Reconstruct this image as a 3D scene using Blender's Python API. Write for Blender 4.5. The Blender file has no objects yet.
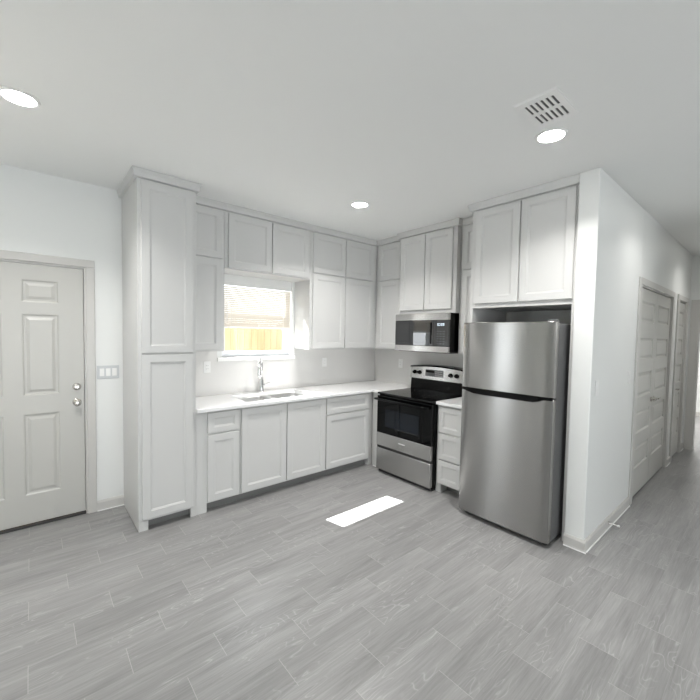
import bpy, bmesh, math, random
from mathutils import Vector, Matrix
random.seed(7)
S = bpy.context.scene
COL = S.collection

# ------------------------------------------------------------------ camera
R_ = Vector((0.75875815, -0.65111947, 0.01815217))
U_ = Vector((0.01362648, 0.04372826, 0.99895053))
F_ = Vector((0.6512299, 0.75771451, -0.04205165))
cam = bpy.data.cameras.new('camera')
cam.sensor_width = 36.0
cam.lens = 36.0 * 371.38 / 700.0
cam.clip_start = 0.02
cam_o = bpy.data.objects.new('camera', cam)
COL.objects.link(cam_o)
m = Matrix((R_, U_, -F_)).transposed().to_4x4()
m.translation = Vector((-3.7346, -3.7932, 1.5639))
cam_o.matrix_world = m
S.camera = cam_o

# ------------------------------------------------------------------ light
S.view_settings.view_transform = 'Standard'
S.view_settings.look = 'None'
S.view_settings.gamma = 1.0
S.view_settings.exposure = 0.95
S.view_settings.use_curve_mapping = False
S.cycles.use_denoising = True
S.cycles.max_bounces = 14
S.cycles.diffuse_bounces = 8
S.cycles.glossy_bounces = 6
S.cycles.transparent_max_bounces = 16
S.cycles.sample_clamp_indirect = 8.0
S.cycles.caustics_refractive = False

w = bpy.data.worlds.new('sky')
S.world = w
w.use_nodes = True
bg = w.node_tree.nodes['Background']
bg.inputs['Color'].default_value = (0.955, 0.978, 1.0, 1)
bg.inputs['Strength'].default_value = 3.6

sun = bpy.data.lights.new('sun', 'SUN')
sun.energy = 26.0
sun.angle = math.radians(0.5)
sun.color = (1.0, 0.985, 0.96)
sun_o = bpy.data.objects.new('sun', sun)
COL.objects.link(sun_o)
SUN_DIR = Vector((0.222, -1.0, -1.306)).normalized()
sun_o.rotation_euler = SUN_DIR.to_track_quat('-Z', 'Y').to_euler()
sun_o.location = (-3, 6, 8)

def portal(name, loc, rot, sx, sy):
    l = bpy.data.lights.new(name, 'AREA')
    l.shape = 'RECTANGLE'; l.size = sx; l.size_y = sy
    l.cycles.is_portal = True
    o = bpy.data.objects.new(name, l)
    o.location = loc; o.rotation_euler = rot
    COL.objects.link(o)
PI = math.pi
CEIL = 2.769
XL, YF = -7.2, -7.6           # left wall, wall behind the camera
portal('window_daylight', (-1.82, .2, 1.72), (-PI/2, 0, 0), .95, .95)
portal('window_daylight', (-5.75, .2, 1.35), (-PI/2, 0, 0), 1.5, 1.6)
portal('window_daylight', (-3.6, YF - .2, 1.15), (PI/2, 0, 0), 3.7, 2.3)
LAMP_W = 9.0

# ------------------------------------------------------------------ materials
def mat(name, col, rough=0.5, metal=0.0, spec=0.5, coat=0.0, bump=None, mottle=0.0):
    m = bpy.data.materials.new(name); m.use_nodes = True
    nt = m.node_tree; p = nt.nodes['Principled BSDF']
    p.inputs['Base Color'].default_value = (*col, 1)
    p.inputs['Roughness'].default_value = rough
    p.inputs['Metallic'].default_value = metal
    p.inputs['Specular IOR Level'].default_value = spec
    p.inputs['Coat Weight'].default_value = coat
    tc = nt.nodes.new('ShaderNodeTexCoord')
    if mottle:
        n = nt.nodes.new('ShaderNodeTexNoise'); n.inputs['Scale'].default_value = 2.5; n.inputs['Detail'].default_value = 3
        nt.links.new(tc.outputs['Object'], n.inputs['Vector'])
        mx = nt.nodes.new('ShaderNodeMix'); mx.data_type = 'RGBA'
        mx.inputs[6].default_value = (*[c * (1 - mottle) for c in col], 1)
        mx.inputs[7].default_value = (*[min(1, c * (1 + mottle)) for c in col], 1)
        nt.links.new(n.outputs[0], mx.inputs[0]); nt.links.new(mx.outputs[2], p.inputs['Base Color'])
    if bump:
        n2 = nt.nodes.new('ShaderNodeTexNoise'); n2.inputs['Scale'].default_value = bump[0]; n2.inputs['Detail'].default_value = 4
        nt.links.new(tc.outputs['Object'], n2.inputs['Vector'])
        b = nt.nodes.new('ShaderNodeBump'); b.inputs['Strength'].default_value = bump[1]; b.inputs['Distance'].default_value = bump[2]
        nt.links.new(n2.outputs[0], b.inputs['Height']); nt.links.new(b.outputs[0], p.inputs['Normal'])
    return m

def emit(name, col, s):
    m = bpy.data.materials.new(name); m.use_nodes = True
    nt = m.node_tree; nt.nodes.clear()
    e = nt.nodes.new('ShaderNodeEmission'); e.inputs[0].default_value = (*col, 1); e.inputs[1].default_value = s
    o = nt.nodes.new('ShaderNodeOutputMaterial'); nt.links.new(e.outputs[0], o.inputs[0])
    return m

ROT = .25
def steel(name, col=(.33, .327, .32), rough=.23, aniso=1.0, scale=(3, 3, 260)):
    m = mat(name, col, rough, 1.0)
    nt = m.node_tree; p = nt.nodes['Principled BSDF']
    p.inputs['Anisotropic'].default_value = aniso
    t = nt.nodes.new('ShaderNodeTangent'); t.direction_type = 'RADIAL'; t.axis = 'Z'
    nt.links.new(t.outputs[0], p.inputs['Tangent'])
    p.inputs['Anisotropic Rotation'].default_value = ROT
    return m
    tc = nt.nodes.new('ShaderNodeTexCoord'); mp = nt.nodes.new('ShaderNodeMapping')
    mp.inputs['Scale'].default_value = scale
    n = nt.nodes.new('ShaderNodeTexNoise'); n.inputs['Scale'].default_value = 1.0; n.inputs['Detail'].default_value = 5
    nt.links.new(tc.outputs['Object'], mp.inputs[0]); nt.links.new(mp.outputs[0], n.inputs['Vector'])
    mr = nt.nodes.new('ShaderNodeMapRange'); mr.inputs[3].default_value = rough - .01; mr.inputs[4].default_value = rough + .015
    nt.links.new(n.outputs[0], mr.inputs[0]); nt.links.new(mr.outputs[0], p.inputs['Roughness'])
    return m

def glass(name, tint=(1, 1, 1), refl=.06):
    m = bpy.data.materials.new(name); m.use_nodes = True
    nt = m.node_tree; nt.nodes.clear()
    t = nt.nodes.new('ShaderNodeBsdfTransparent'); t.inputs[0].default_value = (*tint, 1)
    g = nt.nodes.new('ShaderNodeBsdfGlossy'); g.inputs['Roughness'].default_value = 0.0
    mx = nt.nodes.new('ShaderNodeMixShader'); o = nt.nodes.new('ShaderNodeOutputMaterial')
    mx.inputs[0].default_value = refl; nt.links.new(t.outputs[0], mx.inputs[1]); nt.links.new(g.outputs[0], mx.inputs[2])
    nt.links.new(mx.outputs[0], o.inputs[0])
    return m

def floor_material():
    m = bpy.data.materials.new('grey_wood_look_tile'); m.use_nodes = True
    nt = m.node_tree; N = nt.nodes; L = nt.links; p = N['Principled BSDF']
    tc = N.new('ShaderNodeTexCoord'); sp = N.new('ShaderNodeSeparateXYZ'); L.new(tc.outputs['Object'], sp.inputs[0])
    def M(op, a, b=None, c=None):
        n = N.new('ShaderNodeMath'); n.operation = op
        for i, v in enumerate((a, b, c)):
            if v is None: continue
            if isinstance(v, (int, float)): n.inputs[i].default_value = v
            else: L.new(v, n.inputs[i])
        return n.outputs[0]
    LEN, PIT = .5475, .1765
    X, Y = sp.outputs[0], sp.outputs[1]
    v = M('DIVIDE', M('ADD', Y, 1.93), PIT)
    row = M('FLOOR', v); fv = M('SUBTRACT', v, row)
    u = M('SUBTRACT', M('DIVIDE', M('ADD', X, 2.853), LEN), M('DIVIDE', row, 3.0))
    tile = M('FLOOR', u); fu = M('SUBTRACT', u, tile)
    ev = M('MULTIPLY', M('MINIMUM', fv, M('SUBTRACT', 1.0, fv)), PIT)
    eu = M('MULTIPLY', M('MINIMUM', fu, M('SUBTRACT', 1.0, fu)), LEN)
    # long edges read fainter than the butt joints
    jl = M('LESS_THAN', ev, .0009); js = M('LESS_THAN', eu, .0014)
    joint = M('MAXIMUM', M('MULTIPLY', jl, .30), js)
    cb = N.new('ShaderNodeCombineXYZ'); L.new(tile, cb.inputs[0]); L.new(row, cb.inputs[1])
    wn = N.new('ShaderNodeTexWhiteNoise'); wn.noise_dimensions = '3D'; L.new(cb.outputs[0], wn.inputs[0])
    r = wn.outputs['Value']; sc = N.new('ShaderNodeSeparateColor'); L.new(wn.outputs['Color'], sc.inputs[0])
    r2, r3 = sc.outputs[0], sc.outputs[1]
    def noise(sx, sy, o1, o2, det=4, dist=0.0, rough=.55):
        c = N.new('ShaderNodeCombineXYZ')
        L.new(M('ADD', M('MULTIPLY', X, sx), M('MULTIPLY', o1, 37.0)), c.inputs[0])
        L.new(M('ADD', M('MULTIPLY', Y, sy), M('MULTIPLY', o2, 53.0)), c.inputs[1])
        L.new(M('MULTIPLY', r, 11.0), c.inputs[2])
        n = N.new('ShaderNodeTexNoise'); n.inputs['Scale'].default_value = 1.0
        n.inputs['Detail'].default_value = det; n.inputs['Distortion'].default_value = dist; n.inputs['Roughness'].default_value = rough
        L.new(c.outputs[0], n.inputs['Vector'])
        return n.outputs[0]
    fine = noise(5, 110, r2, r3, 5, .3, .65)
    broad = noise(1.1, 13, r3, r2, 3, .6)
    lobe = noise(1.5, 7.0, r2, r, 2, .35)
    rings = M('ABSOLUTE', M('SINE', M('MULTIPLY', lobe, 62.0)))
    vein = M('POWER', M('SUBTRACT', 1.0, rings), 5.0)
    mask = noise(2.4, 9, r, r3, 2, 0)
    mk = N.new('ShaderNodeMapRange'); L.new(mask, mk.inputs[0]); mk.inputs[1].default_value = .48; mk.inputs[2].default_value = .62
    vein = M('MULTIPLY', vein, mk.outputs[0])
    val = M('ADD', M('MULTIPLY', M('SUBTRACT', fine, .5), .19), M('MULTIPLY', M('SUBTRACT', broad, .5), .20))
    val = M('ADD', val, M('MULTIPLY', M('SUBTRACT', r, .5), .03))
    val = M('ADD', val, M('MULTIPLY', vein, .11))
    val = M('ADD', val, FLOOR_V)
    cl = N.new('ShaderNodeCombineColor')
    L.new(M('MULTIPLY', val, 1.0), cl.inputs[0]); L.new(M('MULTIPLY', val, .99), cl.inputs[1]); L.new(M('MULTIPLY', val, .985), cl.inputs[2])
    mx = N.new('ShaderNodeMix'); mx.data_type = 'RGBA'
    L.new(M('MULTIPLY', joint, .7), mx.inputs[0]); L.new(cl.outputs[0], mx.inputs[6]); mx.inputs[7].default_value = (.42, .41, .40, 1)
    L.new(mx.outputs[2], p.inputs['Base Color'])
    L.new(M('ADD', M('MULTIPLY', fine, .12), .24), p.inputs['Roughness'])
    p.inputs['Specular IOR Level'].default_value = .45
    b = N.new('ShaderNodeBump'); b.inputs['Strength'].default_value = .35; b.inputs['Distance'].default_value = .002
    L.new(M('SUBTRACT', M('MULTIPLY', M('ADD', fine, vein), .18), joint), b.inputs['Height']); L.new(b.outputs[0], p.inputs['Normal'])
    return m
FLOOR_V = .262

M_FLOOR = floor_material()
M_WALL = mat('white_wall_paint', (.77, .78, .77), .42, spec=.35, bump=(180, .12, .0006))
M_CEIL = mat('ceiling_paint', (.82, .825, .815), .6, spec=.2, bump=(120, .15, .0008))
M_TRIM = mat('trim_paint', (.55, .54, .52), .35)
M_TRIMW = mat('white_trim_paint', (.86, .86, .85), .35)
M_DOOR = mat('door_paint', (.50, .495, .47), .36)
M_CAB = mat('cabinet_paint', (.60, .60, .592), .38, mottle=.02)
M_CABIN = mat('shaded_toe_kick_board', (.20, .20, .195), .6)  # darkened cabinet grey; the shade of the toe recess is put into the colour
M_QTZ = mat('white_quartz', (.86, .86, .86), .14, mottle=.02)
M_SPLASH = mat('backsplash_slab', (.72, .71, .695), .12, mottle=.02)
M_STEEL = steel('brushed_steel')
M_STEELB = steel('bright_brushed_steel', (.52, .515, .505), .27)
M_STEELD = mat('dark_grey_steel_side', (.11, .11, .112), .45)
M_SINK = mat('satin_sink_steel', (.62, .62, .62), .28, 1.0)
M_CHROME = mat('chrome', (.80, .80, .80), .08, 1.0)
M_NICKEL = mat('satin_nickel', (.62, .60, .57), .25, 1.0)
M_BLACK = mat('black_enamel', (.0012, .0012, .0012), .2, spec=.15)
M_BGLASS = mat('black_glass', (.0012, .0014, .0016), .04, spec=.2)
M_MIRGL = mat('reflective_black_glass', (.004, .005, .007), .03)
M_MIRGL.node_tree.nodes['Principled BSDF'].inputs['IOR'].default_value = 1.85
M_OVENGL = mat('oven_window_glass', (.006, .009, .014), .05, spec=.3)
M_COOKTOP = mat('ceramic_cooktop', (.0012, .0012, .0012), .06, spec=.3)
M_RING = mat('burner_marking', (.10, .10, .10), .2)
M_PLASTIC = mat('white_plastic', (.82, .82, .81), .35)
M_SWITCH = mat('pale_grey_plastic', (.56, .575, .59), .35)
M_SLOT = mat('dark_slot', (.03, .03, .03), .6)
M_DISPLAY = mat('display_panel', (.22, .23, .24), .18)
M_MARK = mat('pale_marking', (.65, .65, .65), .4)
M_VINYL = mat('white_vinyl', (.85, .87, .90), .3)
M_GLASS = glass('window_glass', (.97, .98, .98))
M_LENS = emit('lamp_lens', (1.0, .985, .95), 22.0)
M_FENCE = None
def slat_material():
    m = bpy.data.materials.new('translucent_slat'); m.use_nodes = True
    nt = m.node_tree; nt.nodes.clear()
    d = nt.nodes.new('ShaderNodeBsdfDiffuse'); d.inputs[0].default_value = (.60, .565, .51, 1)
    t = nt.nodes.new('ShaderNodeBsdfTranslucent'); t.inputs[0].default_value = (.50, .45, .38, 1)
    mx = nt.nodes.new('ShaderNodeMixShader'); mx.inputs[0].default_value = .12
    o = nt.nodes.new('ShaderNodeOutputMaterial')
    nt.links.new(d.outputs[0], mx.inputs[1]); nt.links.new(t.outputs[0], mx.inputs[2]); nt.links.new(mx.outputs[0], o.inputs[0])
    return m
M_SLAT = slat_material()
def wood(name, c1, c2):
    m = mat(name, c1, .7); nt = m.node_tree; p = nt.nodes['Principled BSDF']
    tc = nt.nodes.new('ShaderNodeTexCoord'); mp = nt.nodes.new('ShaderNodeMapping'); mp.inputs['Scale'].default_value = (14, 14, 1.2)
    n = nt.nodes.new('ShaderNodeTexNoise'); n.inputs['Scale'].default_value = 1; n.inputs['Detail'].default_value = 5; n.inputs['Distortion'].default_value = .6
    cr = nt.nodes.new('ShaderNodeValToRGB'); cr.color_ramp.elements[0].position = .38; cr.color_ramp.elements[1].position = .6
    cr.color_ramp.elements[0].color = (*c2, 1); cr.color_ramp.elements[1].color = (*c1, 1)
    nt.links.new(tc.outputs['Object'], mp.inputs[0]); nt.links.new(mp.outputs[0], n.inputs['Vector'])
    nt.links.new(n.outputs[0], cr.inputs[0]); nt.links.new(cr.outputs[0], p.inputs['Base Color'])
    return m
M_FENCE = wood('pine_fence_wood', (.205, .152, .083), (.17, .123, .06))
M_GROUND = mat('yard_dirt', (.45, .40, .32), .9, mottle=.2)

# ------------------------------------------------------------------ mesh helpers (all coordinates are world metres)
X3, Y3, Z3 = Vector((1, 0, 0)), Vector((0, 1, 0)), Vector((0, 0, 1))
class G:
    def __init__(s): s.bm = bmesh.new(); s.smooth = False
    def box(s, a, b, bev=0.0, seg=1):
        x0, x1 = sorted((a[0], b[0])); y0, y1 = sorted((a[1], b[1])); z0, z1 = sorted((a[2], b[2]))
        t = bmesh.new()
        vs = [t.verts.new((x, y, z)) for x in (x0, x1) for y in (y0, y1) for z in (z0, z1)]
        for f in ((0, 1, 3, 2), (4, 6, 7, 5), (0, 4, 5, 1), (2, 3, 7, 6), (0, 2, 6, 4), (1, 5, 7, 3)):
            t.faces.new([vs[i] for i in f])
        if bev: bmesh.ops.bevel(t, geom=t.edges[:], offset=bev, segments=seg, affect='EDGES', profile=.5)
        s.add(t); return s
    def add(s, t):
        mp = {v: s.bm.verts.new(v.co) for v in t.verts}
        for f in t.faces:
            nf = s.bm.faces.new([mp[v] for v in f.verts]); nf.smooth = f.smooth
        t.free()
    def loft(s, rings, cap0=True, cap1=True, smooth=False, close=True):
        vv = [[s.bm.verts.new(p) for p in r] for r in rings]
        n = len(vv[0])
        for a, b in zip(vv, vv[1:]):
            for i in range(n if close else n - 1):
                f = s.bm.faces.new((a[i], a[(i + 1) % n], b[(i + 1) % n], b[i])); f.smooth = smooth
        if cap0: s.bm.faces.new(vv[0][::-1])
        if cap1: s.bm.faces.new(vv[-1])
        return s
    def lathe(s, o, ax, prof, n=28, cap0=True, cap1=True):
        o = Vector(o); ax = Vector(ax).normalized()
        a = ax.orthogonal().normalized(); b = ax.cross(a)
        s.loft([[o + ax * h + (a * math.cos(2*PI*i/n) + b * math.sin(2*PI*i/n)) * r for i in range(n)] for r, h in prof], cap0, cap1, True)
        return s
    def tube(s, pts, r, n=14):
        pts = [Vector(p) for p in pts]; rs = r if isinstance(r, (list, tuple)) else [r] * len(pts)
        t0 = (pts[1] - pts[0]).normalized(); a = t0.orthogonal().normalized(); rings = []
        for i, p in enumerate(pts):
            t = (pts[min(i + 1, len(pts) - 1)] - pts[max(i - 1, 0)]).normalized()
            a = (a - t * a.dot(t)).normalized(); b = t.cross(a)
            rings.append([p + (a * math.cos(2*PI*k/n) + b * math.sin(2*PI*k/n)) * rs[i] for k in range(n)])
        s.loft(rings, smooth=True); return s
    def prism(s, poly, d):
        """poly: list of 3-D points, extruded by vector d"""
        d = Vector(d); p0 = [Vector(p) for p in poly]; s.loft([p0, [p + d for p in p0]]); return s
    def slab(s, O, U, N, w, h, t, panels=(), prof=((0, 0), (.003, -.009)), bev=.002, cellfill=True):
        """vertical slab with recessed or raised panels; O is the lower corner of its BACK face"""
        O = Vector(O); U = Vector(U); N = Vector(N); V = Z3
        P = lambda u, v, n: O + U * u + V * v + N * n
        R = lambda i, n, r=(0, w, 0, h): [P(r[0] + i, r[2] + i, n), P(r[1] - i, r[2] + i, n), P(r[1] - i, r[3] - i, n), P(r[0] + i, r[3] - i, n)]
        s.loft([R(0, 0), R(0, t - bev), R(bev, t)], cap1=False)
        us = sorted({bev, w - bev} | {round(x, 5) for p in panels for x in p[:2]})
        vs = sorted({bev, h - bev} | {round(x, 5) for p in panels for x in p[2:]})
        for i in range(len(us) - 1):
            for j in range(len(vs) - 1):
                c = ((us[i] + us[i+1]) / 2, (vs[j] + vs[j+1]) / 2)
                if any(p[0] < c[0] < p[1] and p[2] < c[1] < p[3] for p in panels): continue
                s.bm.faces.new([s.bm.verts.new(P(a, b, t)) for a, b in ((us[i], vs[j]), (us[i+1], vs[j]), (us[i+1], vs[j+1]), (us[i], vs[j+1]))])
        for p in panels:
            s.loft([R(i, t + n, p) for i, n in prof], cap0=False)
        return s
    def build(s, name, material, parent=None, loc=None):
        bmesh.ops.remove_doubles(s.bm, verts=s.bm.verts, dist=1e-5)
        bmesh.ops.recalc_face_normals(s.bm, faces=s.bm.faces)
        if parent is not None:
            base = WLOC[parent.name]
            off = Vector(base) if loc is None else Vector(loc)
        else:
            base = Vector((0, 0, 0))
            off = Vector(loc) if loc is not None else Vector((0, 0, 0))
        bmesh.ops.translate(s.bm, verts=s.bm.verts, vec=-off)
        me = bpy.data.meshes.new(name); s.bm.to_mesh(me); s.bm.free()
        me.materials.append(material)
        o = bpy.data.objects.new(name, me); COL.objects.link(o)
        if parent is not None: o.parent = parent
        o.location = off - Vector(base)
        WLOC[o.name] = off
        return o
WLOC = {}
def thing(name, label, cat, loc, group=None, kind=None):
    o = bpy.data.objects.new(name, None); COL.objects.link(o); o.location = loc
    o.empty_display_size = .1
    WLOC[o.name] = Vector(loc); tag(o, label, cat, group, kind); return o
def tag(o, label, cat, group=None, kind=None):
    o['label'] = label; o['category'] = cat
    if group: o['group'] = group
    if kind: o['kind'] = kind
    return o
def struct(name, g, m, label, cat):
    return tag(g.build(name, m), label, cat, kind='structure')
def holed_wall_y(g, x0, x1, y0, y1, holes, z1=CEIL):
    """wall along x, holes = (xa, xb, za, zb)"""
    x = x0
    for xa, xb, za, zb in sorted(holes):
        g.box((x, y0, 0), (xa, y1, z1))
        if za > 0: g.box((xa, y0, 0), (xb, y1, za))
        g.box((xa, y0, zb), (xb, y1, z1)); x = xb
    g.box((x, y0, 0), (x1, y1, z1))
def holed_wall_x(g, y0, y1, x0, x1, holes, z1=CEIL):
    y = y0
    for ya, yb, za, zb in sorted(holes):
        g.box((x0, y, 0), (x1, ya, z1))
        if za > 0: g.box((x0, ya, 0), (x1, yb, za))
        g.box((x0, ya, zb), (x1, yb, z1)); y = yb
    g.box((x0, y, 0), (x1, y1, z1))

# ------------------------------------------------------------------ the room
XE = 3.40                      # end of the hall
HY = -2.908                    # hall face of the partition
HS = -4.15                     # far side of the hall
struct('floor', G().box((XL - .15, YF - .15, -.1), (7.0, .15, 0)), M_FLOOR, 'grey wood-look tile floor laid in staggered planks', 'floor')
struct('ceiling', G().box((XL - .15, YF - .15, CEIL), (7.0, .15, CEIL + .1)), M_CEIL, 'smooth white ceiling with recessed lights', 'ceiling')
W1 = (-2.235, -1.385, 1.300, 2.200)       # kitchen window
W2 = (-6.45, -5.05, .60, 2.10)
D1 = (-4.302, -3.385, 0, 2.077)
g = G(); holed_wall_y(g, XL, .15, 0, .11, [W1, W2, D1])
struct('wall_back', g, M_WALL, 'white wall holding the entry door and the kitchen window', 'wall')
g = G(); holed_wall_x(g, YF, 0, XL - .15, XL, [])
struct('wall_left', g, M_WALL, 'white side wall of the living area', 'wall')
g = G(); holed_wall_y(g, XL, .2, YF - .15, YF, [(-5.4, -1.8, 0.05, 2.25)])
struct('wall_front', g, M_WALL, 'white wall behind the viewer with an added wide glass door', 'wall')
struct('wall_right', G().box((0, 0, 0), (.12, -2.776, CEIL)), M_WALL, 'white wall behind the range and refrigerator', 'wall')
CL = (.60, 2.10, 0, 2.078); CL2 = (2.52, 3.10, 0, 2.078)
g = G()
x = -.683
g.box((-.683, -2.776, 0), (.60, HY, CEIL), .004)
g.box((.60, -2.776, 2.078), (2.10, HY, CEIL)); g.box((2.10, -2.776, 0), (2.52, HY, CEIL))
g.box((2.52, -2.776, 2.078), (3.10, HY, CEIL)); g.box((3.10, -2.776, 0), (XE, HY, CEIL))
struct('wall_hall', g, M_WALL, 'white partition between the refrigerator and the hallway', 'wall')
g = G(); holed_wall_x(g, YF * .75, -.8, XE, XE + .12, [(-5.5, -4.4, .2, 2.3), (-3.85, -3.01, 0, 2.06)])  # first opening is out of view, added to let daylight into the far room
struct('wall_hall_end', g, M_WALL, 'white wall with a doorway at the end of the hallway', 'wall')
g = G(); g.box((.2, HS, 0), (XE, HS - .12, CEIL)); g.box((.2, HS - .12, 0), (.32, YF, CEIL))
struct('wall_hall_side', g, M_WALL, 'white wall on the open side of the hallway', 'wall')
g = G(); g.box((6.7, YF * .75, 0), (6.82, -.8, CEIL)); g.box((XE + .12, -.9, 0), (6.7, -.8, CEIL)); g.box((XE + .12, YF * .75, 0), (6.7, YF * .75 + .1, CEIL))
struct('wall_far_room', g, M_WALL, 'pale wall of the room past the hallway', 'wall')
# closets behind the hall doors
g = G(); g.box((.5, -2.2, 0), (3.3, -2.1, CEIL)); g.box((.5, -2.1, 0), (.45, -2.776, CEIL)); g.box((2.25, -2.2, 0), (2.35, -2.776, CEIL)); g.box((3.3, -2.2, 0), (3.35, -2.776, CEIL))
struct('wall_closet', g, M_WALL, 'closet walls behind the hallway doors', 'wall')

# baseboards with a thin caulked toe
def base_y(name, x0, x1, y, label, s=-1):
    g = G(); g.prism([(x0, y, 0), (x0, y + s*.014, 0), (x0, y + s*.014, .072), (x0, y + s*.010, .080), (x0, y + s*.006, .088), (x0, y, .090)], (x1 - x0, 0, 0))
    o = struct(name, g, M_TRIM, label, 'baseboard')
    G().box((x0, y + s*.014, 0), (x1, y + s*.022, .010), .003).build('shoe_bead', M_TRIMW, o)
base_y('baseboard_back', -3.322, -3.112, 0, 'short pale baseboard between the entry door and tall pantry')
base_y('baseboard_left', XL, -4.37, 0, 'pale baseboard left of the entry door')
base_y('baseboard_hall', -.683, .508, HY, 'long pale baseboard from the partition corner to the closet doors')
base_y('baseboard_hall_middle', 2.19, 2.43, HY, 'short pale baseboard between the two hallway doors')
base_y('baseboard_hall_far', 3.19, XE, HY, 'tiny pale baseboard at the far hall corner')
g = G(); g.prism([(-.683, -2.776, 0), (-.697, -2.776, 0), (-.697, -2.776, .072), (-.693, -2.776, .080), (-.689, -2.776, .088), (-.683, -2.776, .090)], (0, HY - .014 + 2.776, 0))
o = struct('baseboard_partition', g, M_TRIM, 'pale baseboard across the end of the partition', 'baseboard')
G().box((-.697, -2.776, 0), (-.705, HY - .022, .010), .003).build('shoe_bead', M_TRIMW, o)
struct('baseboard_far_room', G().box((6.7, -5.6, 0), (6.685, -1, .09)), M_TRIM, 'pale baseboard in the room past the hallway', 'baseboard')

# ------------------------------------------------------------------ windows
def window_unit(name, W, y0, label, depth=.05, bar=None, glassy=True, out=1):
    xa, xb, za, zb = W
    t = thing(name, label, 'window', ((xa + xb) / 2, y0, za), kind='structure')
    g = G(); f = .04; ya, yb = y0, y0 + depth * out
    g.box((xa, ya, za), (xa + f, yb, zb), .003); g.box((xb - f, ya, za), (xb, yb, zb), .003)
    g.box((xa + f, ya, za), (xb - f, yb, za + .035), .003); g.box((xa + f, ya, zb - .02), (xb - f, yb, zb), .003)
    g.build('window_frame', M_VINYL, t)
    g = G(); s = .028; zm = bar if bar else (za + zb) / 2
    a, b = y0 + .012 * out, y0 + .034 * out
    g.box((xa + f, a, za + .035), (xa + f + s, b, zm), .003); g.box((xb - f - s, a, za + .035), (xb - f, b, zm), .003)
    g.box((xa + f + s, a, za + .035), (xb - f - s, b, za + .06), .003); g.box((xa + f, a, zm), (xb - f, b, zm + .03), .003)
    g.build('lower_sash', M_VINYL, t)
    G().box((xa + f, y0 + .022 * out, za + .04), (xb - f, y0 + .026 * out, zb - .02)).build('pane', M_GLASS, t)
    return t
t = window_unit('window_1', W1, .075, 'kitchen window above the sink with white vinyl frame', bar=1.725)
G().prism([(W1[0] - .05, -.034, 1.262), (W1[0] - .05, -.030, 1.262), (W1[0] - .05, .085, 1.262), (W1[0] - .05, .085, 1.300), (W1[0] - .05, -.030, 1.300), (W1[0] - .05, -.034, 1.296)], (W1[1] - W1[0] + .075, 0, 0)).build('window_sill', M_TRIMW, t)
g = G()   # painted reveal and casing
g.box((W1[0], .0, 1.30), (W1[0] + .006, .075, 2.2)); g.box((W1[1] - .006, 0, 1.30), (W1[1], .075, 2.2))
g  .build('window_reveal', M_TRIMW, t)
window_unit('window_2', W2, .085, 'living area window left of the entry door')
t = thing('fill_window_3', 'unseen wide glass door behind the viewer, added for fill daylight', 'window', (-3.6, YF - .1, 0), kind='structure')  # out of view; put in to let soft fill daylight into the room
g = G()
for xx in (-5.4, -3.63, -1.86): g.box((xx, YF - .1, .05), (xx + .06, YF - .04, 2.25), .003)
g.box((-5.34, YF - .1, .05), (-1.86, YF - .04, .11)); g.box((-5.34, YF - .1, 2.19), (-1.86, YF - .04, 2.25))
g.build('window_frame', M_VINYL, t)
G().box((-5.34, YF - .08, .1), (-1.86, YF - .075, 2.2)).build('pane', M_GLASS, t)
# mini blind over the upper part of the kitchen window, slats tipped along the sun
t = thing('window_blind', 'white mini blind lowered over the upper part of the kitchen window', 'blind', (-1.81, .03, 1.6))
bx0, bx1 = W1[0] + .012, W1[1] - .012
G().box((bx0, .012, 2.056), (bx1, .044, 2.185), .003).build('headrail', M_PLASTIC, t)
g = G(); z = 1.640
td = Vector((0, -1, -1.306)).normalized(); nn = Vector((0, -td.z, td.y))
while z < 2.058:
    c = Vector((0, .029, z)); pts = []
    for k in range(5):
        q = (k - 2) / 2 * .0125
        pts.append(c + td * q + nn * (.0002 * (1 - (k - 2)**2 / 4)))
    a = [g.bm.verts.new(p + X3 * bx0) for p in pts]; b = [g.bm.verts.new(p + X3 * bx1) for p in pts]
    for k in range(4):
        f = g.bm.faces.new((a[k], b[k], b[k+1], a[k+1])); f.smooth = True
    z += .0200
g.build('slats', M_SLAT, t)
G().box((bx0, .018, 1.612), (bx1, .041, 1.628), .004, 2).build('bottom_rail', M_PLASTIC, t)
for xx in (bx0 + .10, (bx0 + bx1) / 2, bx1 - .10):
    g = G(); g.tube([(xx, .0150, 2.06), (xx, .0150, 1.606)], .0012, 6); g.box((xx - .008, .015, 1.606), (xx + .008, .044, 1.613), .002)
    g.build('ladder_cord', M_PLASTIC, t)
G().tube([(bx0 + .05, .008, 2.06), (bx0 + .05, .008, 1.68)], .003, 8).build('tilt_wand', M_PLASTIC, t)

# yard behind the window
struct('ground', G().box((-9, .16, -.32), (5, 9, -.30)), M_GROUND, 'bare yard ground outside the kitchen window', 'ground')
t = thing('wooden_fence', 'pale yellow pine plank fence seen through the gap under the blind', 'fence', (0, 3.0, -.30))
g = G(); x = -5.0
while x < 3.5:
    g.box((x, 3.0, -.28), (x + .138, 3.018, 1.72 + random.uniform(-.01, .01)), .002); x += .142
g.build('planks', M_FENCE, t)
g = G(); [g.box((-5, 3.018, z), (3.5, 3.056, z + .09)) for z in (0, .75, 1.45)]
g.build('rails', M_FENCE, t)
for px in (-4.5, -2.1, .3, 2.7):
    G().box((px, 3.056, -.30), (px + .09, 3.146, 1.65)).build('post', M_FENCE, t)

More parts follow.
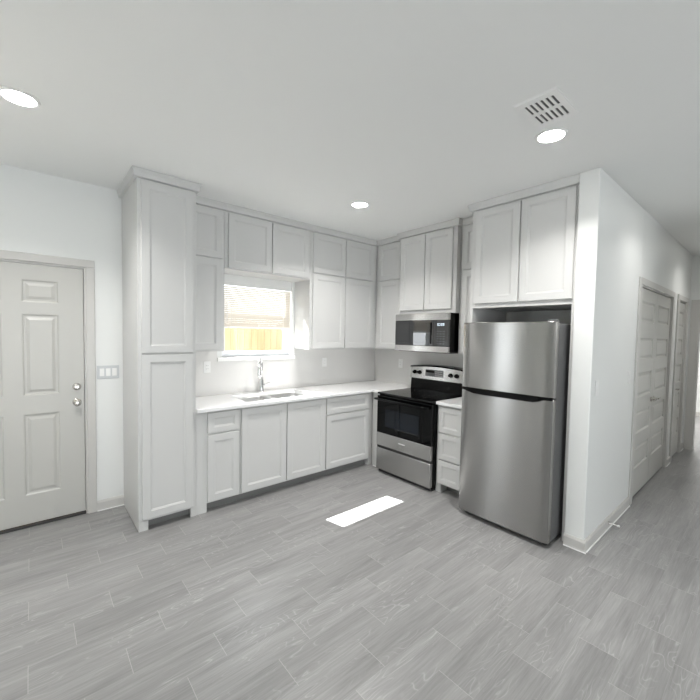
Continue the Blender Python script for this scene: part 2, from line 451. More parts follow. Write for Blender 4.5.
# ------------------------------------------------------------------ doors
RAISED = ((0, 0), (.006, -.002), (.012, -.008), (.026, -.009), (.046, -.002))
t = thing('door_1', 'pale grey six-panel entry door with round knob', 'door', (-3.8435, 0, 0), kind='structure')
g = G(); c = .062; xa, xb, zt = D1[0], D1[1], D1[3]
for X0, X1_ in ((xa - c, xa), (xb, xb + c)):
    g.box((X0, -.016, 0), (X1_, 0, zt), .003); 
g.box((xa - c, -.016, zt), (xb + c, 0, zt + c), .003)
g.build('door_casing', M_TRIM, t)
g = G(); g.box((xa, 0, 0), (xa + .012, .14, zt)); g.box((xb - .012, 0, 0), (xb, .14, zt)); g.box((xa + .012, 0, zt - .012), (xb - .012, .14, zt))
g.box((xa + .012, .058, .02), (xa + .024, .09, zt - .012)); g.box((xb - .024, .058, .02), (xb - .012, .09, zt - .012))
g.build('door_frame', M_TRIM, t)
G().box((xa + .012, .0, 0), (xb - .012, .14, .016), .003).build('threshold', M_SLOT, t)
w, h = (xb - xa) - .030, zt - .012 - .003 - .026
O = Vector((xa + .015, .056, .026)); cx = w / 2
P_ = []
for u0, u1 in ((cx + .055, cx + .282), (cx - .282, cx - .055)):
    for z0, z1 in ((.253, .896), (1.040, 1.677), (1.768, 1.942)): P_.append((u0, u1, z0 - .026, z1 - .026))
leaf = G().slab(O, X3, -Y3, w, h, .044, P_, RAISED).build('door_leaf', M_DOOR, t)
for nm, z, knob in (('door_knob', .960, True), ('deadbolt', 1.089, False)):
    g = G(); o = (-3.452, .012, z)
    if knob: g.lathe(o, -Y3, [(.031, 0), (.031, .004), (.026, .010), (.012, .014), (.011, .030), (.020, .036), (.027, .046), (.027, .056), (.020, .064), (.008, .067)])
    else: g.lathe(o, -Y3, [(.030, 0), (.029, .008), (.024, .014), (.014, .016), (.014, .020)]); g.box((o[0] - .004, -.024, z - .014), (o[0] + .004, -.004, z + .014), .002)
    g.build(nm, M_NICKEL, leaf)

def hall_door(name, opening, leaves, label, handles):
    xa, xb, _, zt = opening; c = .09
    t = thing(name, label, 'door', ((xa + xb) / 2, HY, 0), kind='structure')
    g = G()
    g.box((xa - c, HY - .016, 0), (xa, HY, zt), .003); g.box((xb, HY - .016, 0), (xb + c, HY, zt), .003); g.box((xa - c, HY - .016, zt), (xb + c, HY, zt + .065), .003)
    g.build('door_casing', M_TRIM, t)
    g = G(); g.box((xa, HY, 0), (xa + .012, -2.776, zt)); g.box((xb - .012, HY, 0), (xb, -2.776, zt)); g.box((xa + .012, HY, zt - .012), (xb - .012, -2.776, zt))
    g.build('door_frame', M_TRIM, t)
    W = (xb - xa - .024) / leaves
    for i in range(leaves):
        x0 = xa + .012 + W * i + .002; ww = W - .004
        ps = [(.075, ww - .075, a - .02, b - .02) for a, b in ((1.735, 1.942), (1.365, 1.580), (1.0, 1.242), (.642, .862), (.295, .515))]
        lf = G().slab((x0, HY + .043, .02), X3, -Y3, ww, zt - .012 - .025, .035, ps, ((0, 0), (.004, -.003), (.012, -.013), (.026, -.014), (.040, -.004))).build('door_leaf', M_DOOR, t)
        if i in handles:
            hx = x0 + (ww - .055 if handles[i] > 0 else .055); d = -handles[i]
            g = G(); o = (hx, HY + .008, .93)
            g.lathe(o, -Y3, [(.026, 0), (.026, .006), (.011, .010), (.010, .044)])
            g.tube([(hx, HY - .034, .93), (hx + d * .03, HY - .036, .930), (hx + d * .11, HY - .032, .928)], [.010, .009, .006], 10)
            g.build('lever_handle', M_NICKEL, lf)
hall_door('door_2', CL, 2, 'pale grey double closet door with five panels on each leaf', {0: 1, 1: -1})
hall_door('door_3', CL2, 1, 'narrow pale grey panel door near the end of the hallway', {0: -1})
t = thing('door_4', 'open doorway with grey casing at the end of the hallway', 'doorway', (XE, -3.43, 0), kind='structure')
g = G(); g.box((XE - .016, -3.01, 0), (XE, -2.925, 2.06), .003); g.box((XE - .016, -3.935, 0), (XE, -3.85, 2.06), .003); g.box((XE - .016, -3.935, 2.06), (XE, -2.925, 2.14), .003)
g.build('door_casing', M_TRIM, t)
g = G(); g.box((XE, -3.022, 0), (XE + .12, -3.01, 2.06)); g.box((XE, -3.85, 0), (XE + .12, -3.838, 2.06)); g.box((XE, -3.838, 2.048), (XE + .12, -3.022, 2.06))
g.build('door_frame', M_TRIM, t)

# ------------------------------------------------------------------ cabinets
SHAKER = ((0, 0), (.002, -.004), (.009, -.005), (.011, -.009))
def leaf_y(parent, name, x0, x1, z0, z1, yb, st=.058, t=.020):
    w, h = x1 - x0, z1 - z0; st = min(st, w * .3, h * .27)
    return G().slab((x0, yb, z0), X3, -Y3, w, h, t, [(st, w - st, st, h - st)], SHAKER, bev=.0025).build(name, M_CAB, parent)
def leaf_x(parent, name, y1, y0, z0, z1, xb, st=.058, t=.020):
    """front facing -x, from y1 (far) to y0 (near)"""
    w, h = y1 - y0, z1 - z0; st = min(st, w * .3, h * .27)
    return G().slab((xb, y1, z0), -Y3, -X3, w, h, t, [(st, w - st, st, h - st)], SHAKER, bev=.0025).build(name, M_CAB, parent)
CZ0 = 2.706
def crown(parent, path, end0=None, end1=None):
    """cornice board swept along a path of (x, y) front corners; profile leans outwards"""
    prof = [(.001, CZ0 - .001), (.020, CZ0), (.024, CZ0 + .004), (.026, CZ0 + .030), (.034, CZ0 + .048), (.034, CEIL - .001), (.001, CEIL - .001)]
    n = len(path); rings = []
    P = [Vector((*p, 0)) for p in path]
    for i in range(n):
        d0 = (P[i] - P[i-1]).normalized() if i > 0 else None
        d1 = (P[i+1] - P[i]).normalized() if i < n - 1 else None
        n0 = Vector((d0.y, -d0.x, 0)) if d0 else None; n1 = Vector((d1.y, -d1.x, 0)) if d1 else None
        if n0 is None: nn = n1
        elif n1 is None: nn = n0
        else: b = (n0 + n1).normalized(); nn = b / b.dot(n0)
        rings.append([P[i] + nn * o + Z3 * z for o, z in prof])
    return G().loft(rings).build('crown_molding', M_CAB, parent)

# tall pantry
PF = -.610
t = thing('pantry_cabinet', 'tall light grey pantry cabinet beside the entry door wall', 'cabinet', (-2.905, -.3, 0))
g = G()
g.box((-3.122, -.002, .075), (-2.693, PF, 2.766), .0015)
g.box((-3.122, -.002, 0), (-3.104, PF, .08)); g.box((-3.104, PF + .02, 0), (-3.055, PF, .08)); g.box((-2.722, -.002, 0), (-2.693, PF, .08)); g.box((-2.735, PF + .02, 0), (-2.722, PF, .08))
g.build('cabinet_body', M_CAB, t)
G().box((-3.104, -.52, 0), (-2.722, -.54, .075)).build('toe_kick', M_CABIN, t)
leaf_y(t, 'door', -3.098, -2.722, .095, 1.379, PF); leaf_y(t, 'door', -3.098, -2.722, 1.392, 2.690, PF)
crown(t, [(-3.122, -.002), (-3.122, PF), (-2.693, PF), (-2.693, -.39)])
G().box((-3.122, -.002, 0), (-3.118, PF - .006, .010), .003).build('shoe_bead', M_TRIMW, t)

# wall cabinets on the window wall
UF = -.320; SP0, SP1 = 2.238, 2.252; UB, UT = 1.383, 2.766
def wall_cab_y(label, x0, x1, z0, doors, frontier=UF):
    t = thing('wall_cabinet', label, 'cabinet', ((x0 + x1) / 2, -.16, z0))
    G().box((x0, -.002, z0), (x1, frontier, UT), .0015).build('cabinet_body', M_CAB, t)
    for a, b, c, d in doors: leaf_y(t, 'door', a, b, c, d, frontier)
    crown(t, [(x0, frontier), (x1, frontier)])
    return t
wall_cab_y('narrow light grey wall cabinet between the tall pantry and the window', -2.691, -2.336, UB, [(-2.665, -2.362, 1.395, SP0), (-2.665, -2.362, SP1, 2.692)])
wall_cab_y('short two-door wall cabinet directly above the kitchen window', -2.334, -1.362, 2.166, [(-2.302, -1.848, 2.182, 2.692), (-1.836, -1.384, 2.182, 2.692)])
wall_cab_y('four-door wall cabinet between the window and the inner corner', -1.360, -.322, UB,
           [(-1.326, -.858, 1.398, SP0), (-1.326, -.858, SP1, 2.692), (-.848, -.384, 1.398, SP0), (-.848, -.384, SP1, 2.692)])
def wall_cab_x(label, y1, y0, z0, doors, face, name='wall_cabinet', cr=None):
    t = thing(name, label, 'cabinet', (face / 2, (y0 + y1) / 2, z0))
    G().box((-.002, y1, z0), (face, y0, UT), .0015).build('cabinet_body', M_CAB, t)
    for a, b, c, d in doors: leaf_x(t, 'door', a, b, c, d, face)
    crown(t, cr or [(face, y1), (face, y0)])
    return t
wall_cab_x('narrow two-door wall cabinet between the inner corner and the microwave', -.324, -.786, UB, [(-.378, -.745, 1.398, SP0), (-.378, -.745, SP1, 2.692)], UF)
wall_cab_x('deeper wall cabinet with two tall doors above the microwave', -.788, -1.566, 1.810, [(-.812, -1.160, 1.852, 2.692), (-1.172, -1.520, 1.852, 2.692)], -.385,
           cr=[(-.30, -.788), (-.385, -.788), (-.385, -1.566), (-.30, -1.566)])
wall_cab_x('narrow wall cabinet squeezed between the microwave and the refrigerator surround', -1.568, -1.888, UB, [(-1.600, -1.856, 1.398, SP0), (-1.600, -1.856, SP1, 2.692)], UF)

# refrigerator surround
FX = -.645
t = thing('refrigerator_cabinet', 'deep two-door cabinet with side panels around the refrigerator', 'cabinet', (-.33, -2.333, 0))
G().box((-.002, -1.892, 1.822), (FX, -2.774, UT), .0015).build('cabinet_body', M_CAB, t)
G().box((-.002, -1.892, 0), (FX, -1.920, 1.822), .0015).build('side_panel', M_CAB, t)
G().box((-.002, -2.746, 0), (FX, -2.774, 1.822), .0015).build('side_panel', M_CAB, t)
leaf_x(t, 'door', -1.940, -2.338, 1.862, 2.690, FX); leaf_x(t, 'door', -2.350, -2.752, 1.862, 2.690, FX)
crown(t, [(-.36, -1.892), (FX, -1.892), (FX, -2.774)])

# base cabinets
BF = -.605; BT = .884
def base_cab_y(label, x0, x1, fronts, pads=()):
    t = thing('base_cabinet', label, 'cabinet', ((x0 + x1) / 2, -.3, 0))
    g = G(); g.box((x0, -.012, .078), (x1, BF + .02, .70)); g.box((x0, BF + .02, .078), (x1, BF, BT), .0015)
    g.box((x0, -.012, .70), (x0 + .018, BF + .02, BT)); g.box((x1 - .018, -.012, .70), (x1, BF + .02, BT))
    for a, b in pads: g.box((a, BF + .09, 0), (b, BF, .08))
    g.build('cabinet_body', M_CAB, t)
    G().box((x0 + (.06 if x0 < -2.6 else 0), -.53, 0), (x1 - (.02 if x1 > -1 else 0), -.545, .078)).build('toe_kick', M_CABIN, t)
    for nm, a, b, c, d in fronts: leaf_y(t, nm, a, b, c, d, BF)
    return t
base_cab_y('narrow base cabinet with one drawer and one door beside the tall pantry', -2.691, -2.302,
           [('drawer', -2.596, -2.312, .692, .868), ('door', -2.596, -2.312, .092, .676)], [(-2.691, -2.600)])
base_cab_y('two-door base cabinet under the sink', -2.300, -1.332, [('door', -2.290, -1.822, .092, .868), ('door', -1.812, -1.340, .092, .868)])
base_cab_y('wide base cabinet with one drawer and one door next to the range', -1.330, -.622,
           [('drawer', -1.322, -.690, .692, .868), ('door', -1.322, -.690, .092, .676)], [(-.680, -.622)])
t = thing('corner_filler_cabinet', 'plain light grey corner filler between base cabinet and range', 'cabinet', (-.3, -.7, 0))
G().box((-.012, -.607, 0), (-.620, -.66, BT), .0015).box((-.012, -.66, 0), (-.650, -.800, BT), .0015).build('cabinet_body', M_CAB, t)
G().box((-.650, -.66, 0), (-.656, -.798, .010), .002).build('shoe_bead', M_TRIMW, t)
t = thing('drawer_cabinet', 'narrow three-drawer base cabinet between the range and refrigerator', 'cabinet', (-.3, -1.73, 0))
g = G(); g.box((-.012, -1.572, .085), (-.650, -1.888, BT), .0015); g.box((-.30, -1.572, 0), (-.650, -1.630, .09)); g.box((-.30, -1.870, 0), (-.650, -1.888, .09))
g.build('cabinet_body', M_CAB, t)
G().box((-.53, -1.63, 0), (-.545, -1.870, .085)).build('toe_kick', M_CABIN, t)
for a, b in ((.612, .866), (.345, .600), (.100, .333)): leaf_x(t, 'drawer', -1.600, -1.862, a, b, -.650, st=.048)

# countertops
CT = .914
SX0, SX1, SY0, SY1 = -2.205, -1.425, -.545, -.125
g = G()
def ctop(a, b): g.box((a[0], a[1], BT), (b[0], b[1], CT))
ctop((-2.691, -.012), (SX0, -.640)); ctop((SX0, SY1), (SX1, -.012)); ctop((SX0, SY0), (SX1, -.640)); ctop((SX1, -.012), (-.640, -.640))
ctop((-.640, -.012), (-.012, -.640)); ctop((-.650, -.652), (-.012, -.800)); ctop((-.640, -.640), (-.012, -.652))
g.box((-2.691, -.640, BT), (-.640, -.652, CT), .004, 2); g.box((-.650, -.640, BT), (-.672, -.800, CT), .004, 2)
tag(g.build('countertop', M_QTZ), 'L-shaped white quartz countertop holding the sink', 'countertop')
g = G(); g.box((-.012, -1.572, BT), (-.685, -1.888, CT), .003, 2)
tag(g.build('countertop', M_QTZ), 'small white quartz countertop on the three-drawer cabinet', 'countertop')
tag(G().box((-2.691, -.001, CT), (-.012, -.011, 1.262)).box((-2.691, -.001, 1.262), (W1[0] - .05, -.011, UB)).box((W1[1] + .026, -.001, 1.262), (-.012, -.011, UB)).build('backsplash', M_SPLASH),
    'glossy pale grey backsplash slab behind the sink', 'backsplash', 'pale grey backsplash slabs')
tag(G().box((-.001, -.001, CT), (-.011, -1.888, UB)).build('backsplash', M_SPLASH), 'glossy pale grey backsplash slab behind the range', 'backsplash', 'pale grey backsplash slabs')

# sink
t = thing('kitchen_sink', 'double-bowl stainless undermount sink below the window', 'sink', (-1.815, -.33, .68))
def rr(x0, x1, y0, y1, r, z, n=5):
    out = []
    for cx, cy, a0 in ((x1 - r, y1 - r, 0), (x0 + r, y1 - r, PI/2), (x0 + r, y0 + r, PI), (x1 - r, y0 + r, 1.5*PI)):
        for k in range(n + 1):
            a = a0 + PI/2 * k / n; out.append(Vector((cx + r*math.cos(a), cy + r*math.sin(a), z)))
    return out
xm = (SX0 + SX1) / 2
for a, b in ((SX0, xm - .012), (xm + .012, SX1)):
    g = G()
    g.loft([rr(a - .012 if a == SX0 else a-.012, b + .012, SY0 - .012, SY1 + .012, .03, .8835), rr(a + .004, b - .004, SY0 + .004, SY1 - .004, .04, .8835), rr(a + .010, b - .010, SY0 + .010, SY1 - .010, .045, .873),
            rr(a + .014, b - .014, SY0 + .014, SY1 - .014, .05, .735), rr(a + .03, b - .03, SY0 + .03, SY1 - .03, .045, .712), rr(a + .06, b - .06, SY0 + .06, SY1 - .06, .03, .708)], cap0=False, smooth=True)
    bowl = g.build('bowl', M_SINK, t)
    G().lathe(((a + b) / 2, (SY0 + SY1) / 2, .7085), Z3, [(.042, 0), (.042, .003), (.034, .004), (.030, .002), (.008, .002)]).build('drain', M_CHROME, bowl)

# faucet
fx, fy = -1.812, -.066
t = thing('kitchen_faucet', 'tall chrome pull-down faucet behind the sink', 'faucet', (fx, fy, CT))
G().lathe((fx, fy, CT), Z3, [(.032, 0), (.032, .008), (.026, .014), (.024, .022), (.023, .125), (.018, .135), (.018, .150)]).build('base', M_CHROME, t)
d = Vector((-.62, -.78, 0)).normalized(); R0 = .062
pts = [Vector((fx, fy, CT + .145)), Vector((fx, fy, CT + .25)), Vector((fx, fy, CT + .315))]
for k in range(1, 11):
    a = PI * k / 10; pts.append(Vector((fx, fy, CT + .315)) + d * R0 * (1 - math.cos(a)) + Z3 * R0 * math.sin(a))
e = pts[-1]; pts.append(e - Z3 * .03)
G().tube(pts, .0135, 14).build('spout', M_CHROME, t)
G().lathe(e - Z3 * .02, -Z3, [(.015, 0), (.018, .006), (.018, .06), (.021, .085), (.021, .125), (.016, .130)]).build('spray_head', M_CHROME, t)
g = G(); g.lathe((fx, fy, CT + .075), X3, [(.013, .012), (.013, .036), (.008, .040)]); g.tube([(fx + .034, fy, CT + .078), (fx + .06, fy, CT + .088), (fx + .105, fy - .004, CT + .098)], [.007, .0055, .0045], 10)
g.build('lever_handle', M_CHROME, t)

# ------------------------------------------------------------------ range
RY1, RY0 = -.803, -1.569; RW = RY1 - RY0; RC = (RY1 + RY0) / 2
t = thing('electric_range', 'black and stainless freestanding electric range with glass cooktop', 'range', (-.36, RC, 0))
G().box((-.03, RY1, .02), (-0.7030, RY0, .895), .003).build('body', M_BLACK, t)
g = G(); g.box((-.09, RY1 + .001, .895), (-0.7380, RY0 - .001, .916), .005, 2); top = g.build('cooktop', M_COOKTOP, t)
for bx, by, br in ((-.52, RC + .19, .105), (-.52, RC - .19, .085), (-.25, RC + .19, .08), (-.25, RC - .19, .10)):
    g = G()
    for r in (br, br * .62):
        g.loft([[Vector((bx + q*math.cos(2*PI*i/40), by + q*math.sin(2*PI*i/40), .9163)) for i in range(40)] for q in (r, r - .0025)], False, False)
    g.build('burner_ring', M_RING, top)
# oven door: black glass with a steel lower band
dr = G().slab((-0.7030, RY1 - .004, .462), -Y3, -X3, RW - .008, .418, .040, [(.120, RW - .150, .075, .280)], ((0, 0), (.003, -.002)), bev=.004).build('oven_door', M_BGLASS, t)
G().box((-0.7425, RY1 - .130, .545), (-0.7415, RY0 + .160, .735)).build('oven_window', M_OVENGL, dr)
band = G().box((-0.7030, RY1 - .004, .314), (-0.7450, RY0 + .004, .462), .004, 2).build('door_band', M_STEELB, dr)
G().box((-0.7450, RC + .045, .392), (-0.7458, RC - .045, .402), .0003).build('badge', M_MARK, band)
g = G()
hz = .846
g.tube([(-0.7900, RY1 - .012, hz), (-0.7950, RY1 - .10, hz), (-0.7960, RC, hz), (-0.7950, RY0 + .10, hz), (-0.7900, RY0 + .012, hz)], .013, 14)
for yy in (RY1 - .035, RY0 + .035): g.box((-0.7380, yy + .014, hz - .013), (-0.7900, yy - .014, hz + .013), .004)
g.build('oven_handle', M_BLACK, dr)
G().box((-0.7020, RY1 - .002, .286), (-0.7280, RY0 + .002, .312)).build('vent_gap', M_SLOT, t)
G().box((-0.6780, RY1 - .004, .040), (-0.7430, RY0 + .004, .288), .006, 2).build('storage_drawer', M_STEELB, t)
G().box((-0.6380, RY1 - .01, .0), (-0.7030, RY0 + .01, .04)).build('kick_plate', M_SLOT, t)
# backguard: black riser, steel panel whose top is gently arched
BX = -.160
def arch(y): return 1.195 + .022 * (1 - ((y - RC) / (RW/2))**2)
def backpanel(z0f, z1f, x0, x1, name, m, par, inset=0.0):
    g = G(); n = 16; a = []
    for i in range(n + 1):
        y = RY1 - inset - (RW - 2*inset) * i / n
        a.append([Vector((x0, y, z0f(y))), Vector((x1, y, z0f(y))), Vector((x1 + (.012 if x1 < x0 else 0), y, z1f(y))), Vector((x0, y, z1f(y)))])
    g.loft(a); return g.build(name, m, par)
bgd = backpanel(lambda y: .905, lambda y: 1.055, -.028, BX, 'backguard', M_BLACK, t)
pnl = backpanel(lambda y: 1.050, lambda y: arch(y) - .014, -.030, BX - .014, 'control_panel', M_STEELB, t, .003)
backpanel(lambda y: arch(y) - .015, lambda y: arch(y), -.028, BX - .016, 'panel_cap', M_BLACK, t)
px = BX - .008
for y in (-.872, -.945, -1.385, -1.462):
    G().lathe((px, y, 1.122), -X3, [(.025, 0), (.024, .006), (.020, .008), (.018, .028), (.014, .030)]).box((px - .028, y - .003, 1.108), (px - .034, y + .003, 1.138), .001).build('control_knob', M_BLACK, pnl)
dsp = G().box((px - .002, -1.035, 1.088), (px - .006, -1.285, 1.166), .002).build('display', M_DISPLAY, pnl)
G().box((px - .006, -1.045, 1.130), (px - .0068, -1.165, 1.160), .0004).build('clock_window', M_BGLASS, dsp)
g = G()
for r in range(3):
    for k in range(5): g.box((px - .0055, -1.175 - k * .021, 1.097 + r * .022), (px - .0068, -1.190 - k * .021, 1.109 + r * .022))
g.build('buttons', M_MARK, dsp)

# ------------------------------------------------------------------ microwave
MY1, MY0, MZ0, MZ1 = -.800, -1.545, 1.388, 1.808
t = thing('microwave', 'over-the-range microwave with stainless trim and black glass door', 'microwave', (-.23, (MY1 + MY0)/2, MZ0))
G().box((-.013, MY1, MZ0 + .012), (-.440, MY0, MZ1), .002).build('body', M_BLACK, t)
g = G(); g.prism([(-.06, MY1 - .01, MZ0 + .014), (-.42, MY1 - .01, MZ0 + .014), (-.40, MY1 - .01, MZ0 - .008), (-.10, MY1 - .01, MZ0 - .008)], (0, -(MY1 - MY0) + .02, 0))
g.build('grease_filter', M_SLOT, t)
yd = MY0 + .20
door = G().box((-.425, MY1 - .001, MZ0 + .066), (-.462, yd, MZ1 - .076), .003, 2).build('door', M_MIRGL, t)
G().box((-.4605, MY1 - .05, MZ0 + .10), (-.4632, yd + .06, MZ1 - .11), .001).build('door_window', M_MIRGL, door)
G().box((-.425, MY1 - .001, MZ1 - .075), (-.464, MY0 + .001, MZ1 - .001), .004, 2).build('top_grille', M_STEELB, t)
G().box((-.425, MY1 - .001, MZ0), (-.464, MY0 + .001, MZ0 + .065), .004, 2).build('bottom_trim', M_STEELB, t)
cp = G().box((-.425, yd - .002, MZ0 + .066), (-.462, MY0 + .001, MZ1 - .076), .003, 2).build('control_panel', M_MIRGL, t)
g = G(); c0 = (yd + MY0) / 2
for k, dy in enumerate((-.036, -.014, .012, .034)): 
    z0 = MZ1 - .135; y = c0 - dy
    g.box((-.462, y + .007, z0), (-.4628, y - .007, z0 + .004)); g.box((-.462, y + .007, z0 + .020), (-.4628, y - .007, z0 + .024)); g.box((-.462, y - .004, z0), (-.4628, y - .007, z0 + .024)); 
    if k in (0, 2, 3): g.box((-.462, y + .007, z0), (-.4628, y + .004, z0 + .024))
g.build('clock_digits', emit('pale_display_glow', (.75, .9, 1), 1.2), cp)
M_DIM = mat('dim_marking', (.13, .14, .15), .3)
for r in range(6):
    for k in range(3): G().box((-.462, c0 + .052 - k*.040, MZ0 + .092 + r*.026), (-.4626, c0 + .030 - k*.040, MZ0 + .096 + r*.026)).build('button_marking', M_DIM, cp)
G().box((-.462, yd + .034, MZ0 + .09), (-.472, yd + .020, MZ1 - .10), .003, 2).build('pull_edge', M_BLACK, door)

# slight skew added to the microwave front to shift its window reflection
for o in (door, cp) + tuple(t.children) + tuple(door.children) + tuple(cp.children):
    if o.name.startswith(('body', 'grease')) or o.get('_t'): continue
    o['_t'] = 1
    off = WLOC[o.name]
    for v in o.data.vertices:
        if v.co.x + off.x < -.43: v.co.x += .004 * (v.co.y + off.y - (MY1 + MY0) / 2)
for o in bpy.data.objects:
    if '_t' in o: del o['_t']
# ------------------------------------------------------------------ refrigerator
FY1, FY0, FH, FS = -1.976, -2.728, 1.684, 1.116
t = thing('refrigerator', 'stainless top-freezer refrigerator standing in the cabinet surround', 'refrigerator', (-.4, (FY1+FY0)/2, 0))
G().box((-.04, FY1 - .004, .035), (-.805, FY0 + .004, FH - .012), .006, 2).build('body', M_STEELD, t)
def fr_door(z0, z1, name):
    W = FY1 - FY0; n = 20; rings = []
    for i in range(n + 1):
        u = i / n; y = FY1 - W * u
        e = min(u, 1 - u) * W; edge = 0.010 * (1 - min(1, e / .012))**2
        xf = -.873 - .005 * (1 - (2*u - 1)**2) + edge
        b = .004
        rings.append([Vector((-.812, y, z0)), Vector((xf + b, y, z0)), Vector((xf, y, z0 + b)), Vector((xf, y, z1 - b)), Vector((xf + b, y, z1)), Vector((-.812, y, z1))])
    g = G(); g.loft(rings, smooth=False)
    for f in g.bm.faces:
        f.smooth = len(f.verts) == 4
    o = g.build(name, M_STEEL, t)
    me = o.data
    try: me.set_sharp_from_angle(angle=math.radians(30))
    except Exception: pass
    return o
fz = fr_door(FS + .008, FH, 'freezer_door'); fd = fr_door(.040, FS - .008, 'fridge_door')
# the black grip tucked along the seam
g = G()
seq = [(0.0, .002), (.04, .006), (.10, .016), (.17, .027), (.30, .029), (.82, .029), (.87, .020), (.91, .006), (1.0, .002)]
rings = []
for u, dz in seq:
    y = FY1 - .002 - (FY1 - FY0 - .004) * u; xf = -.875 - .005 * (1 - (2*u - 1)**2)
    out = .012 if dz > .012 else .002
    rings.append([Vector((xf + .03, y, FS + .007)), Vector((xf - out, y, FS + .007)), Vector((xf - out, y, FS - .007 - dz)), Vector((xf + .03, y, FS - .007 - dz))])
g.loft(rings); g.build('door_handle', M_BLACK, t)
G().box((-.808, FY0 + .004, FH - .004), (-.855, FY0 + .07, FH + .016), .004).build('hinge_cover', M_STEELD, t)
G().box((-.60, FY1 - .02, .012), (-.82, FY0 + .02, .044)).build('kick_grille', M_SLOT, t)
for yy in (FY1 - .05, FY0 + .05):
    G().lathe((-.79, yy, 0), Z3, [(.018, 0), (.018, .012), (.010, .014), (.010, .04)]).build('foot', M_BLACK, t)

# ------------------------------------------------------------------ outlets, switches, door stop
def plate_y(name, label, x, z, y, cat, gangs=1, kind='rocker', group=None, pm=None):
    pm = pm or M_PLASTIC
    w = .070 + .046 * (gangs - 1)
    t = thing(name, label, cat, (x, y, z), group)
    G().box((x - w/2, y, z - .057), (x + w/2, y - .006, z + .057), .0025, 2).build('cover_plate', pm, t)
    for k in range(gangs):
        cx = x + (k - (gangs - 1) / 2) * .046
        r = G().box((cx - .0165, y - .006, z - .033), (cx + .0165, y - .0095, z + .033), .001).build('rocker' if kind == 'rocker' else 'receptacle', M_PLASTIC, t)
        if kind == 'outlet':
            for s in (-.017, .017):
                for q in (-.0065, .0065): G().box((cx + q - .001, y - .0095, z + s - .004), (cx + q + .001, y - .0099, z + s + .005)).build('slot', M_SLOT, r)
    return t
plate_y('light_switch', 'triple white light switch beside the entry door', -3.232, 1.200, 0, 'light switch', 3, pm=M_SWITCH)
plate_y('wall_outlet', 'white outlet on the backsplash left of the faucet', -2.388, 1.206, -.011, 'outlet', 1, 'outlet')
plate_y('wall_outlet', 'white outlet on the backsplash between sink and inner corner', -.912, 1.206, -.011, 'outlet', 1, 'outlet')
plate_y('light_switch', 'white switch on the partition nearest its corner', -.554, 1.199, HY, 'light switch', 1)
plate_y('light_switch', 'white switch on the partition next to the closet doors', .336, 1.222, HY, 'light switch', 1)
t = thing('wall_outlet', 'white outlet on the backsplash left of the range', 'outlet', (-.011, -.50, 1.19))
G().box((-.011, -.465, 1.133), (-.017, -.535, 1.247), .0025, 2).build('cover_plate', M_PLASTIC, t)
r = G().box((-.017, -.4835, 1.157), (-.0205, -.5165, 1.223), .001).build('receptacle', M_PLASTIC, t)
[G().box((-.0205, -.5 + q - .001, 1.19 + s - .004), (-.0209, -.5 + q + .001, 1.19 + s + .005)).build('slot', M_SLOT, r) for s in (-.017, .017) for q in (-.0065, .0065)]
t = thing('door_stop', 'small spring door stop on the hallway baseboard', 'door stop', (-.14, HY - .014, .05))
g = G(); g.lathe((-.14, HY - .014, .05), -Y3, [(.011, 0), (.011, .006), (.005, .010), (.005, .062)], 14)
g.build('spring', M_NICKEL, t)
G().lathe((-.14, HY - .076, .05), -Y3, [(.007, 0), (.0085, .004), (.0085, .014), (.006, .016)], 14).build('rubber_tip', M_PLASTIC, t)

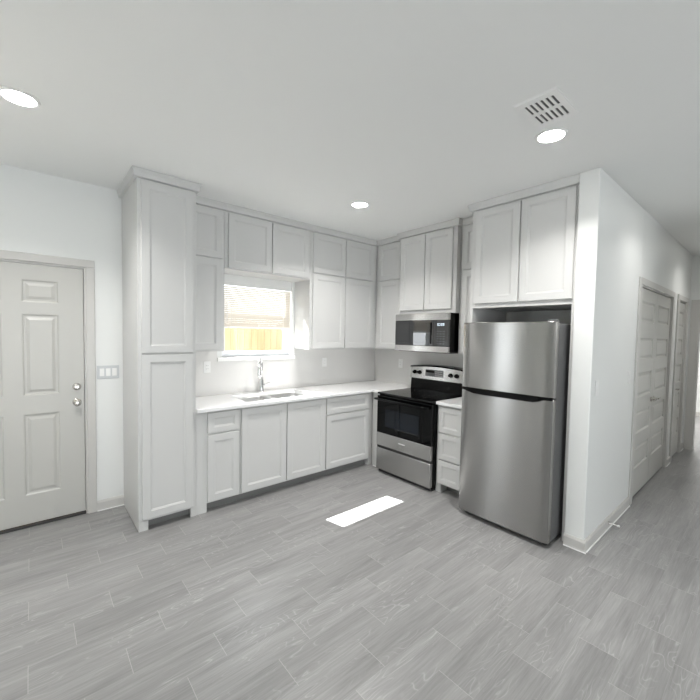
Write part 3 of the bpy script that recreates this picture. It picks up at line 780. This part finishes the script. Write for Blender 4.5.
# ------------------------------------------------------------------ ceiling lights and vent
def recessed(x, y, label, power=1.0):
    t = thing('recessed_light', label, 'ceiling light', (x, y, CEIL), 'recessed ceiling lights')
    G().lathe((x, y, CEIL), -Z3, [(.088, 0), (.088, .003), (.082, .007), (.074, .008), (.070, .004)], 40, cap1=False).build('trim_ring', M_PLASTIC, t)
    G().lathe((x, y, CEIL - .0035), -Z3, [(.071, 0), (.071, .0005)], 40).build('lens', M_LENS, t)
    l = bpy.data.lights.new('lamp', 'AREA'); l.shape = 'DISK'; l.size = .13; l.energy = LAMP_W * power; l.spread = math.radians(130); l.color = (1.0, .98, .95)
    o = bpy.data.objects.new('lamp', l); COL.objects.link(o); o.parent = t; o.location = (0, 0, -.012)
recessed(-3.765, -1.140, 'glowing recessed ceiling light nearest the entry door')
recessed(-1.366, -2.841, 'glowing recessed ceiling light beside the air vent')
recessed(-1.404, -1.184, 'glowing recessed ceiling light in front of the inner cabinet corner')
recessed(.26, -3.46, 'recessed ceiling light at the mouth of the hallway', .25)
recessed(2.45, -3.46, 'recessed ceiling light near the far hallway doors', .25)

recessed(5.2, -2.7, 'unseen ceiling light added to brighten the room past the hallway', 3.5)  # extra lamp out of view, added to brighten the far room

t = thing('air_vent', 'square white ceiling air vent with two rows of slots', 'vent', (-1.652, -2.93, CEIL))
vx0, vx1, vy0, vy1 = -1.802, -1.502, -3.032, -2.828
g = G()
zt, zb = CEIL, CEIL - .007
us = [vx0 + .034 + .0]
# frame plate with slot holes built as bars
rows = ((vx0 + .040, (vx0 + vx1)/2 - .012), ((vx0 + vx1)/2 + .012, vx1 - .040))
g.box((vx0, vy0, zb), (rows[0][0], vy1, zt)); g.box((rows[1][1], vy0, zb), (vx1, vy1, zt)); g.box((rows[0][1], vy0, zb), (rows[1][0], vy1, zt))
nsl = 6; pitch = .026; sy = vy0 + .030
for a, b in rows:
    g.box((a, vy0, zb), (b, sy, zt))
    for k in range(nsl):
        g.box((a, sy + k*pitch + .013, zb), (b, sy + (k+1)*pitch if k < nsl - 1 else vy1, zt))
g.build('grille', M_PLASTIC, t)
G().box((vx0 + .02, vy0 + .02, CEIL - .0022), (vx1 - .02, vy1 - .02, CEIL - .0002)).build('duct', mat('grey_duct', (.09, .09, .09), .6), t)
g = G(); g.box((vx0 - .006, vy0 - .006, CEIL - .003), (vx0 + .002, vy1 + .006, CEIL)); g.box((vx1 - .002, vy0 - .006, CEIL - .003), (vx1 + .006, vy1 + .006, CEIL))
g.box((vx0, vy0 - .006, CEIL - .003), (vx1, vy0, CEIL)); g.box((vx0, vy1, CEIL - .003), (vx1, vy1 + .006, CEIL))
g.build('flange', M_PLASTIC, t)
